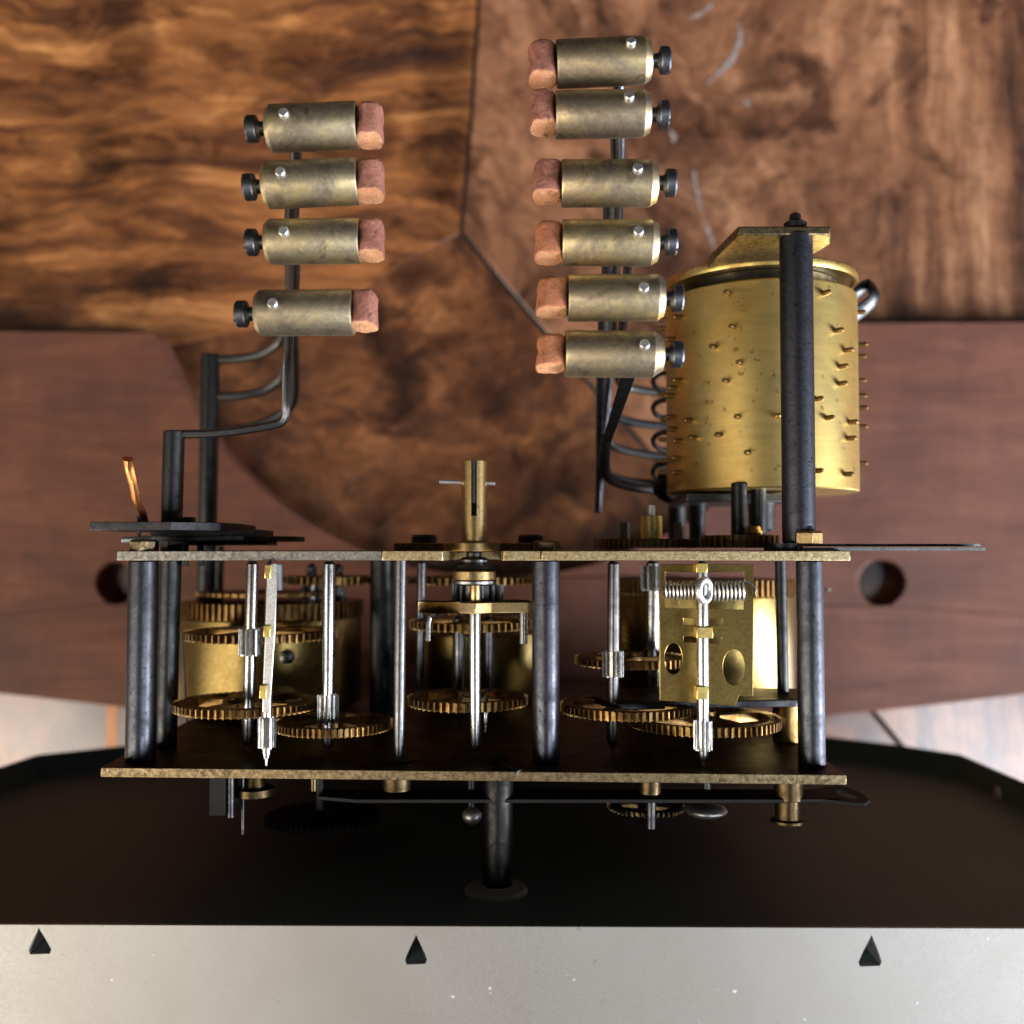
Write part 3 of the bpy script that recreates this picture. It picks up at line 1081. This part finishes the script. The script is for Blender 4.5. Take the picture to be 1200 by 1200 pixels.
# ---------------------------------------------------------------- above the back plate, right: drum drive
wheel('drum_wheel', 760, 642.3, 210, 64, 10.5, 56, 'brass_collar', mv, tooth=4)
wheel('drum_wheel', 866, 642.0, 200, 46, 14.5, 30, 'brass_collar', mv, tooth=5, rot=0.1)
turned('drive_hub', 763.5, 205, [(632, 12), (632, 12.5), (607, 12.8), (605, 12.5)], 'brass_bright', mv)
rod('hub_pin', 763, 607, 592, 205, 4.6, 'pin_steel', mv)
for x, y0, y1, r, dd, m in ((866, 640, 566, 9.2, 200, 'black_steel'), (889, 640, 566, 9.2, 204, 'black_steel'), (817, 640, 580, 9.5, 226, 'black_steel')):
    rod('drum_post', x, y0, y1, dd, r, m, mv)
for x in (732, 796):
    rod('guide_stud', x, 632, 612, 216, 6, 'grey_steel', mv)
turned('idler_boss', 882, 203, [(632, 10), (624, 12), (617, 9), (616, 4)], 'brass_collar', mv)
# long flat toothed lever lying over the plate
bm = bmesh.new()
prof = [(912, 0), (1150, 0.8), (1156, 1.4), (1157, 3.5), (1150, 4.2)]
teeth = []
n = 46
for i in range(n):
    x = 1148 - (1148 - 930) * i / (n - 1)
    teeth.append((x, 7.2 + (1.0 if i % 2 else 0)))
prof += teeth + [(912, 10)]
sheet(bm, prof, [], lambda x, z, t: Vector((XA(x, 183, 645), YA(645.3, 183) + t, Z(182 + z))), 0, 0.00055)
obj('rack_lever', bm, 'bright_steel', mv)
bm = bmesh.new()
sheet(bm, [(918, 4), (1145, 5), (1155, 6), (1155, 9), (1140, 11), (918, 14)], [], lambda x, z, t: Vector((XA(x, 186, 640), YA(640.2, 186) + t, Z(182 + z))), 0, 0.00045)
obj('rack_lever', bm, 'grey_steel', mv)
bm = bmesh.new()
lathe(bm, V(918, 646, 183.5), YV, [(0, 0.0034), (0.0014, 0.0034), (0.0014, 0.001)], 24)
obj('rack_boss', bm, 'black_steel', mv)
rod('back_stud', 968, 692, 690, 240, 6, 'brass_plate_grey', mv)

# ---------------------------------------------------------------- drum
DD = 218.0
k = DD / F * MM
DR = 109.5 * k
dc = Vector((XA(891, DD, 450), 0, Z(DD)))
dn = DD - DR * 1000
y_b, y_t = YA(571.5, dn), YA(325, dn)
bm = bmesh.new()
lathe(bm, Vector((dc.x, y_b, dc.z)), YV, [(0, DR * 0.90), (0, DR * 0.985), (0.0003, DR), (y_t - y_b - 0.0003, DR), (y_t - y_b, DR * 0.985), (y_t - y_b, DR * 0.93), (y_t - y_b - 0.004, DR * 0.92)], 96)
drum = obj('pin_drum', bm, 'brass_drum_turned', mv)
bm = bmesh.new()
cyl(bm, Vector((dc.x, y_b - 0.008, dc.z)), Vector((dc.x, y_t + 0.008, dc.z)), 0.0028, None, 20)
obj('drum_arbor', bm, 'black_steel', drum)
pm = bmesh.new()
lathe(pm, Vector((0, 0, -0.0006)), Vector((0, 0, 1)), [(0, 0.00055), (0.0021, 0.00053), (0.0024, 0.00045), (0.0026, 0.00022)], 12)
finish(pm)
pin_me = bpy.data.meshes.new('pin')
pm.to_mesh(pin_me)
pm.free()
pin_me.materials.append(_mats['brass_wheel'])


def drum_pin(th, y):
    o = bpy.data.objects.new('pin', pin_me)
    COL.objects.link(o)
    o.parent = drum
    nrm = Vector((math.sin(th), 0, math.cos(th)))
    rot = nrm.to_track_quat('Z', 'Y').to_matrix().to_4x4()
    o.matrix_local = Matrix.Translation(Vector((dc.x, y, dc.z)) + nrm * DR) @ rot


def theta_of(px, y):
    # bisect for the drum angle whose front surface shows at that pixel column
    best = None
    for i in range(-900, 901):
        th = i / 900 * 1.5
        P = Vector((dc.x + DR * math.sin(th), 0, dc.z + DR * math.cos(th)))
        dd = (T - P.z) * 1000
        x = XA(px, dd, y)
        e = abs(x - P.x)
        if best is None or e < best[0]:
            best = (e, th, dd)
    return best[1], best[2]


pin_px = [(854, 344), (859, 384), (838, 407), (867, 426), (852, 447), (810, 493), (865, 489), (844, 510), (815, 513), (876, 531), (911, 488),
          (798, 446), (797, 554), (792, 415), (965, 344), (979, 388), (990, 411), (984, 430), (983, 450), (969, 490), (995, 495), (993, 514), (957, 552), (990, 556), (957, 468)]
for px, py in pin_px:
    th, dd = theta_of(px, py)
    drum_pin(th, YA(py, dd))
for py, th in ((455, -1.25), (464, -1.33), (489, -1.3), (503, -1.28), (517, -1.17), (537, -1.2), (540, -1.36), (420, -1.22), (398, -1.3), (372, -1.15),
               (418, 1.42), (446, 1.44), (464, 1.42), (500, 1.40), (543, 1.42), (404, 1.3), (478, 1.36), (366, 1.4)):
    dd = DD - DR * 1000 * math.cos(th)
    drum_pin(th, YA(py, dd))
for i in range(110):
    th = random.uniform(1.7, 2 * PI - 1.7)
    drum_pin(th, y_b + (y_t - y_b) * (0.06 + 0.88 * (random.randint(0, 15) / 15)))
# end flange, bottom plate, bracket
yf = YA(305.5, dn - 1)
bm = bmesh.new()
lathe(bm, Vector((dc.x, yf, dc.z)), YV, [(0, DR * 0.3), (0, DR * 0.955), (-0.0004, DR * 0.97), (-0.0004, DR * 1.0), (0.0003, DR * 1.012), (0.0010, DR * 1.012), (0.0013, DR * 1.0), (0.0013, DR * 0.3)], 96)
obj('drum_flange', bm, 'brass_drum', drum)
bm = bmesh.new()
lathe(bm, Vector((dc.x, y_t - 0.001, dc.z)), YV, [(0, DR * 0.80), (yf - y_t + 0.0008, DR * 0.80)], 64)
obj('drum_core', bm, 'black_steel', drum)
bm = bmesh.new()
a = V(798, 590, 214)
b = V(935, 579, 206)
box(bm, (a.x, a.y, Z(232)), (b.x, b.y + 0.0002, Z(207)))
obj('lower_bracket', bm, 'grey_steel', mv, 0.0002)
PD = 184.0
rod('drum_pillar', 936.5, 637, 276, PD, 19.3, 'pillar_steel', mv, 932.5, 40, 0.08)
bm = bmesh.new()
yb0 = YA(276.3, 182)
sheet(bm, [(865, 181.5), (973, 181.5), (973, 187), (955, 198), (930, 210), (880, 215), (850, 212), (843, 199)], [], lambda x, dd, t: Vector((XA(x, min(dd, 190), 270), yb0 + t, Z(dd))), 0, 0.0016)
obj('top_bracket', bm, 'brass_plate_dull', mv, 0.00025)
turned('bracket_screw', 932, 186, [(268, 13), (262, 13.5), (259, 9), (258, 7), (252, 6.5), (250, 4)], 'black_steel', mv)
bm = bmesh.new()                                # hooked spring at the far end of the drum
hk = [(992, 358), (1002, 345), (1012, 336), (1022, 335), (1026, 343), (1022, 353), (1012, 362), (1000, 371)]
tube(bm, [V(x, y, 226 - (4 if i > 3 else 0)) for i, (x, y) in enumerate(hk)], 0.00085, 10, 2, 2.2)
obj('drum_hook', bm, 'black_steel', mv)

# ---------------------------------------------------------------- hammers
HD = 172.0


def hammer(hx0, hx1, hy0, hy1, side, tip, screw, pinp, tilt, leather, chamfer):
    """brass hammer head on its side; side = -1 tip to the left, +1 tip to the right"""
    kk = HD / F * MM
    r = (hy1 - hy0) / 2 * kk * 0.985
    ym = (hy0 + hy1) / 2
    xm = (hx0 + hx1) / 2
    c = V(xm, ym, HD)
    half = (hx1 - hx0) / 2 * kk
    ax = Vector((side, 0, 0))
    rotm = Matrix.Rotation(math.radians(tilt), 3, 'Z')
    ax = rotm @ ax
    base = c - ax * half
    L = 2 * half
    bm = bmesh.new()
    ce, rr = chamfer
    lathe(bm, base, ax, [(0, r * 0.2), (0, r - rr * kk), (ce * kk, r), (L - 0.0003, r), (L, r * 0.965), (L, r * 0.80), (L - 0.0015, r * 0.78)], 48)
    h = obj('hammer', bm, 'brass_tarnished', mv)
    # leather plug: flattened roll standing across the head
    tx0, tx1, ty0, ty1 = tip
    bm = bmesh.new()
    tc = V((tx0 + tx1) / 2, (ty0 + ty1) / 2 - 2, HD)
    w = (tx1 - tx0) / 2 * kk
    hh = (ty1 - ty0) / 2 * kk * 0.84
    lean = Matrix.Rotation(math.radians(-7), 3, 'X')
    n = 40
    rings = []
    rnd = random.Random(int(hx0 * 7 + hy0))
    sk = rnd.uniform(-0.10, 0.14)
    waist = rnd.uniform(0.0, 0.06)
    notch = 0.36 if (hx0 == 651) else (0.12 if rnd.random() < 0.4 else 0.02)
    off = Vector((rnd.uniform(0, 50), rnd.uniform(0, 50), rnd.uniform(0, 50)))
    for t, sc in ((-1, 0.93), (-0.95, 0.99), (-0.7, 1.0), (-0.4, 1.0 - waist * 0.4), (-0.1, 1 - waist), (0.2, 1 - waist * 0.9), (0.5, 0.98), (0.75, 0.96), (0.9, 0.88), (1, 0.74)):
        ring = []
        for i in range(n):
            a = 2 * PI * i / n
            ca, sa = math.cos(a), math.sin(a)
            px = math.copysign(abs(ca) ** 0.62, ca) * w * 1.06
            pz = math.copysign(abs(sa) ** 0.72, sa) * r * 0.80
            if ca * side > 0:                       # struck face: dented where it meets the rod
                px *= 1 - notch * math.exp(-((t - 0.05) / 0.35) ** 2)
            p = Vector((px * sc + sk * w * t, hh * t, pz * sc))
            p += mnoise.noise_vector(p * 900 + off) * 0.00016 + mnoise.noise_vector(p * 3000 + off) * 0.00010
            ring.append(bm.verts.new(tc + rotm @ (lean @ p)))
        rings.append(ring)
    for i in range(len(rings) - 1):
        for q in range(n):
            q2 = (q + 1) % n
            bm.faces.new((rings[i][q], rings[i][q2], rings[i + 1][q2], rings[i + 1][q]))
    f0 = bm.faces.new(list(reversed(rings[0])))
    f1 = bm.faces.new(rings[-1])
    f0.material_index = 1
    f1.material_index = 1
    lt = obj('leather_tip', bm, None, h, 0, [leather, 'leather_cut'])
    # stub that joins tip and head, inside the bore
    # slotted adjusting screw on the other end
    sx0, sx1, sy0, sy1 = screw
    sr = (sy1 - sy0) / 2 * kk
    L2 = (sx1 - sx0) * kk
    sc_c = V((sx0 + sx1) / 2, (sy0 + sy1) / 2, HD)
    a2 = -ax
    bm = bmesh.new()
    s0 = sc_c - a2 * (L2 / 2 + 0.001)
    e = L2 + 0.001
    hd = L2 * 0.52
    lathe(bm, s0, a2, [(0, sr * 0.52), (e - hd - 0.0005, sr * 0.52), (e - hd, sr * 0.74), (e - hd, sr * 0.94), (e - hd + 0.0002, sr), (e - 0.0003, sr), (e, sr * 0.9)], 28)
    sro = obj('adjusting_screw', bm, 'screw_steel', h)
    end = s0 + a2 * e
    ang_ = random.Random(int(sx0 + sy0)).uniform(-0.9, 0.9)
    u_ = Vector((0, math.cos(ang_), math.sin(ang_)))
    w_ = a2.cross(u_).normalized()
    bm = bmesh.new()
    vs_ = [bm.verts.new(end + a2 * t_ + u_ * (sr * 1.004 * p_) + w_ * (0.00022 * q_)) for t_ in (-0.0007, 0.00004) for p_, q_ in ((-1, -1), (1, -1), (1, 1), (-1, 1))]
    for f_ in ((0, 1, 2, 3), (4, 5, 6, 7), (0, 1, 5, 4), (1, 2, 6, 5), (2, 3, 7, 6), (3, 0, 4, 7)):
        bm.faces.new([vs_[i_] for i_ in f_])
    obj('screw_slot', bm, 'inside_shade', h)  # near-black block set in for the shade of the slot
    px, py = pinp
    bx_ = min(range(-60, 61), key=lambda i: abs((V(px, py, (T - (c.z + r * math.cos(i / 40))) * 1000).y) - (c.y + r * math.sin(i / 40))))
    ph = bx_ / 40
    zz = c.z + r * math.cos(ph)
    pc = Vector((V(px, py, (T - zz) * 1000).x, c.y + r * math.sin(ph), zz))
    bm = bmesh.new()
    nrm = Vector((0, pc.y - c.y, pc.z - c.z)).normalized()
    lathe(bm, pc - nrm * 0.0012, nrm, [(0, 0.00084), (0.0019, 0.00084), (0.0021, 0.00070)], 14)
    obj('set_pin', bm, 'pin_steel', h)
    return h, c, r


LH = [((313, 420, 121, 177), (419, 449, 124, 173), (289, 313, 135, 167), (333, 134), 2.2),
      ((309, 421, 187, 243), (418, 450, 190, 237), (286, 310, 203, 235), (329, 203), 2.6),
      ((312, 423, 256, 310), (421, 450, 259, 307), (289, 312, 268, 300), (333, 272), 0.6),
      ((301, 415, 339, 394), (412, 442, 342, 390), (277, 301, 352, 384), (320, 357), 0.4)]
RH = [((651, 763, 45, 101), (619, 652, 52, 102), (763, 785, 55, 87), (739, 52), 2.6),
      ((650, 762, 106, 162), (621, 651, 109, 158), (761, 784, 118, 151), (737, 115), 1.0),
      ((657, 770, 187, 243), (625, 658, 190, 238), (769, 792, 198, 231), (747, 199), 0.2),
      ((658, 771, 257, 312), (627, 659, 262, 310), (770, 793, 268, 300), (748, 272), 0.0),
      ((665, 778, 321, 377), (630, 666, 327, 373), (777, 800, 333, 366), (754, 338), 0.2),
      ((662, 777, 387, 443), (629, 663, 394, 438), (775, 800, 399, 431), (755, 405), -0.4)]
lh, rh = [], []
for hd_, tip_, scr_, pin_, tl in LH:
    lh.append(hammer(*hd_, 1, tip_, scr_, pin_, tl, 'leather_old', (5, 4)))
for i, (hd_, tip_, scr_, pin_, tl) in enumerate(RH):
    lt_ = 'leather_old' if i < 3 else 'leather_orange'
    rh.append(hammer(*hd_, -1, tip_, scr_, pin_, tl, lt_, (8 if i < 5 else 12, 5 if i < 5 else 8)))


def wire(h, pts, rpx, d, mat='black_steel', smooth=2, flat=1.0, name='hammer_wire'):
    bm = bmesh.new()
    tube(bm, pts, rpx * d / F * MM, 12, smooth, flat)
    return obj(name, bm, mat, h, 0)


# left wires: arbor -> bend -> up to each head
ends = [(346, 150), (343, 215), (345, 284), (339, 366)]
wire(lh[3][0], [V(206, 509, 200), V(260, 508, 200), V(318, 499, 200), V(334, 494, 200), V(335.5, 470, 199), V(337, 420, 192), V(339, 395, 182), V(*ends[3], 174)], 5.3, 200, 'grey_steel')
wire(lh[2][0], [V(248, 505, 250), V(290, 502, 250), V(325, 490, 250), V(345, 474, 249), V(346, 440, 238), V(343, 380, 212), V(345, 318, 190), V(*ends[2], 175)], 6.0, 222, 'grey_steel')
wire(lh[1][0], [V(248, 465, 250), V(285, 464, 250), V(316, 457, 250), V(336, 438, 248), V(341, 380, 228), V(340, 300, 205), V(340, 248, 185), V(*ends[1], 175)], 6.0, 222, 'grey_steel')
wire(lh[0][0], [V(248, 422, 250), V(285, 420, 250), V(312, 414, 249), V(334, 395, 246), V(341, 340, 226), V(345, 240, 198), V(347, 186, 184), V(*ends[0], 175)], 6.0, 222, 'grey_steel')
# right wires: from the tails behind the drum, bending up to each head
rend = [(722, 72), (722, 134), (716, 215), (718, 284), (716, 349), (714, 415)]
rmid = [(733, 250, 316), (725, 172, 316), (713, 248, 312), (735, 248, 316), (706, 316, 380), (712, 380, 420)]
bend = [(705, 572), (706, 534), (706, 500), (706, 462), (705, 540), (706, 515)]
seq = [
    [V(790, 566, 252), V(745, 566, 250), V(712, 558, 247), V(704, 535, 245), V(716, 420, 226), V(725, 250, 202), V(727, 150, 186), V(724, 73, 175)],
    [V(790, 536, 252), V(745, 531, 250), V(714, 523, 247), V(707, 500, 245), V(716, 400, 224), V(724, 250, 200), V(722, 172, 184), V(720, 134, 175)],
    [V(790, 500, 252), V(750, 497, 250), V(716, 488, 247), V(708, 470, 244), V(708, 400, 228), V(711, 300, 204), V(713, 250, 186), V(714, 215, 175)],
    [V(790, 462, 252), V(755, 458, 250), V(728, 452, 247), V(722, 440, 240), V(730, 380, 212), V(736, 318, 188), V(738, 300, 180), V(737, 284, 174)],
    [V(701, 600, 236), V(703, 560, 234), V(703, 500, 225), V(704, 440, 206), V(706, 382, 186), V(708, 349, 174)],
]
for i, s in enumerate(seq):
    wire(rh[i][0], s, 5.4, 222 if i < 4 else 206, 'grey_steel' if i in (1, 3) else 'screw_steel')
# the lowest right head sits on a flat strip
bm = bmesh.new()
P0, P1, P2 = V(737, 415, 176), V(735, 445, 182), V(711, 518, 200)
vs = []
for p, w in ((P0, 9), (P1, 8.5), (P2, 5.5)):
    kk = 185 / F * MM
    vs.append([bm.verts.new(p + Vector((sx * w * kk, 0, sz * 0.0006))) for sx, sz in ((-1, 1), (1, 1), (1, -1), (-1, -1))])
for i in range(2):
    for q in range(4):
        q2 = (q + 1) % 4
        bm.faces.new((vs[i][q], vs[i][q2], vs[i + 1][q2], vs[i + 1][q]))
bm.faces.new(vs[0])
bm.faces.new(vs[2])
obj('hammer_strip', bm, 'black_steel', rh[5][0], 0.00012)
wire(rh[5][0], [V(711, 512, 200), V(707, 545, 206), V(712, 562, 214), V(745, 573, 232), V(790, 574, 250)], 6.5, 206)
bm = bmesh.new()
cyl(bm, V(793, 640, 252), V(795, 400, 252), 0.0022, None, 18)
tail_arbor = obj('tail_arbor', bm, 'black_steel', mv)
for y in (446, 478, 516, 552):
    bm = bmesh.new()
    tube(bm, [V(792, y + 10, 246), V(774, y + 12, 238), V(765, y + 4, 232), V(766, y - 4, 228), V(774, y - 9, 224), V(780, y - 9, 222)], 0.0006, 8, 2)
    obj('hammer_tail', bm, 'black_steel', tail_arbor)
bm = bmesh.new()
tube(bm, [V(785, 582, 232), V(775, 577, 228), V(772, 570, 226), V(779, 562, 224)], 0.0017, 10, 2)
obj('tail_stop', bm, 'screw_steel', tail_arbor)

# ---------------------------------------------------------------- left end: hammer frame plates, copper strip
def flatplate(name, pts, y, d, th, mat, bev=0.00012):
    """plate square to Y; pts = (pixel x at depth d, depth)"""
    bm = bmesh.new()
    y0 = YA(y, d)
    sheet(bm, pts, [], lambda x, dd, t: Vector((XA(x, d, y), y0 + t, Z(dd))), 0, th * d / F * MM)
    return obj(name, bm, mat, mv, bev)


flatplate('hammer_frame', [(121, 184), (215, 183), (262, 188), (272, 196), (262, 214), (160, 214), (122, 200)], 622.5, 190, 10, 'black_steel')
flatplate('hammer_frame', [(180, 190), (303, 192), (303, 204), (200, 212)], 629.5, 192, 9, 'black_steel')
flatplate('hammer_frame', [(175, 192), (300, 191), (346, 200), (350, 206), (320, 212), (180, 214)], 634.5, 200, 6, 'black_steel')
flatplate('hammer_frame', [(183, 198), (322, 198), (318, 210), (183, 214)], 639, 205, 7, 'black_steel')
for x, y0, y1, r in ((217, 663, 632, 4), (235, 663, 632, 4), (221, 612, 606, 8), (163, 634, 604, 2.2)):
    rod('frame_stud', x, y0, y1, 199 if x > 200 else 186, r, 'black_steel', mv)
bm = bmesh.new()
cyl(bm, V(143, 633, 183), V(180, 632, 184), 0.00055, None, 12)
obj('frame_pin', bm, 'pin_steel', mv)
bm = bmesh.new()
tube(bm, [V(150, 538, 181), V(151, 550, 182), V(157, 568, 183), V(160, 588, 185), V(166, 598, 187), V(171, 614, 190)], [0.00125, 0.0008], 10, 1, 0.7)
cs = obj('copper_strip', bm, 'copper', mv)
cs['label'] = 'bent copper coloured strip standing on the hammer frame'
for v_ in cs.data.vertices:
    v_.co += Vector((random.uniform(-1, 1), 0, random.uniform(-1, 1))) * 0.00008

# ---------------------------------------------------------------- dial side, under the front plate
rod('dial_pillar', 583, 1047, 906, 190, 17.0, 'dark_bronze', mv, 584.5, 32)
turned('pillar_washer', 581.5, 190, [(1047, 36.5), (1042, 36.5), (1039, 34), (1036, 18)], 'grey_enamel', mv)
bm = bmesh.new()
cyl(bm, V(583, 889, 186), V(609, 907, 177.2), 0.00085, 0.0007, 14)
obj('detent_rod', bm, 'black_steel', mv)
bar('detent_block', 575, 593, 884, 899, 184.5, 188, 'black_steel', mv)
bm = bmesh.new()
tube(bm, [V(640, 899, 180), V(646, 903, 178.4), V(650, 910, 178), V(656, 912, 178)], 0.00018, 6, 1)
obj('wire_end', bm, 'brass_shaded', mv)
# long lever with an eye
LV = 190
bm = bmesh.new()
lvy = YA(940, LV)
lo = [(372, 0), (420, -1.5), (900, -1.5), (960, -1.2), (985, -2.6), (1002, -3.2), (1013, -1.8), (1016, 1), (1012, 4), (1000, 5.5), (985, 5), (960, 3.4), (900, 3.5), (372, 3.5)]
sheet(bm, lo, [circle2(997, 1.2, 11, 2.4, 18)], lambda x, z, t: Vector((XA(x, LV, 938), lvy + t, Z(LV + z * 1.6))), 0.0004, 0.0011)
obj('strike_lever', bm, 'black_shaded', mv, 0.00015)
turned('dial_bush', 465, 187, [(926, 14), (925, 16), (910, 17)], 'brass_shaded', mv)
turned('dial_bush', 762, 188, [(930, 11), (929, 12.5), (908, 12.5)], 'brass_shaded', mv)
rod('dial_stud', 763, 971, 928, 190, 5.6, 'black_steel', mv)
turned('dial_bush', 924, 190, [(937, 15), (936, 17), (908, 17)], 'brass_shaded', mv)
turned('dial_stud', 923, 190, [(968, 8), (964, 9), (963, 20), (960, 20), (959, 14.5), (936, 14.5)], 'brass_shaded', mv)
wheel('motion_wheel', 757, 947, 200, 45, 4, 40, 'brass_shaded', mv, hub=8, rim=10)
bm = bmesh.new()
bmesh.ops.create_uvsphere(bm, u_segments=24, v_segments=14, radius=1, matrix=Matrix.Translation(V(828, 950, 200)) @ Matrix.Diagonal((0.0040, 0.0013, 0.004, 1)))
obj('steel_cap', bm, 'pin_steel', mv)
rod('cap_stud', 828, 950, 905, 202, 5, 'black_steel', mv)
bm = bmesh.new()
bmesh.ops.create_uvsphere(bm, u_segments=24, v_segments=14, radius=1, matrix=Matrix.Translation(V(553, 956, 200)) @ Matrix.Diagonal((0.0019, 0.0016, 0.0019, 1)))
obj('steel_cap', bm, 'pin_steel', mv)
rod('cap_stud', 552, 956, 905, 202, 4, 'black_steel', mv)
bar('lock_block', 245, 264, 905, 956, 187, 196, 'black_shaded', mv)
rod('dial_stud', 270.5, 958, 906, 188, 4.2, 'black_steel', mv)
rod('dial_stud', 284.5, 978, 906, 190, 2.0, 'black_steel', mv)
turned('dial_bush', 298, 192, [(932, 21), (931, 23), (923, 23), (922, 12), (906, 10)], 'brass_shaded', mv)
rod('dial_stud', 367.5, 927, 906, 186, 3.4, 'brass_shaded', mv)
wheel('rack_wheel', 378, 960, 214, 66, 6, 58, 'black_shaded', mv, hub=12)
rod('dial_stud', 375, 966, 900, 214, 6, 'black_steel', mv)
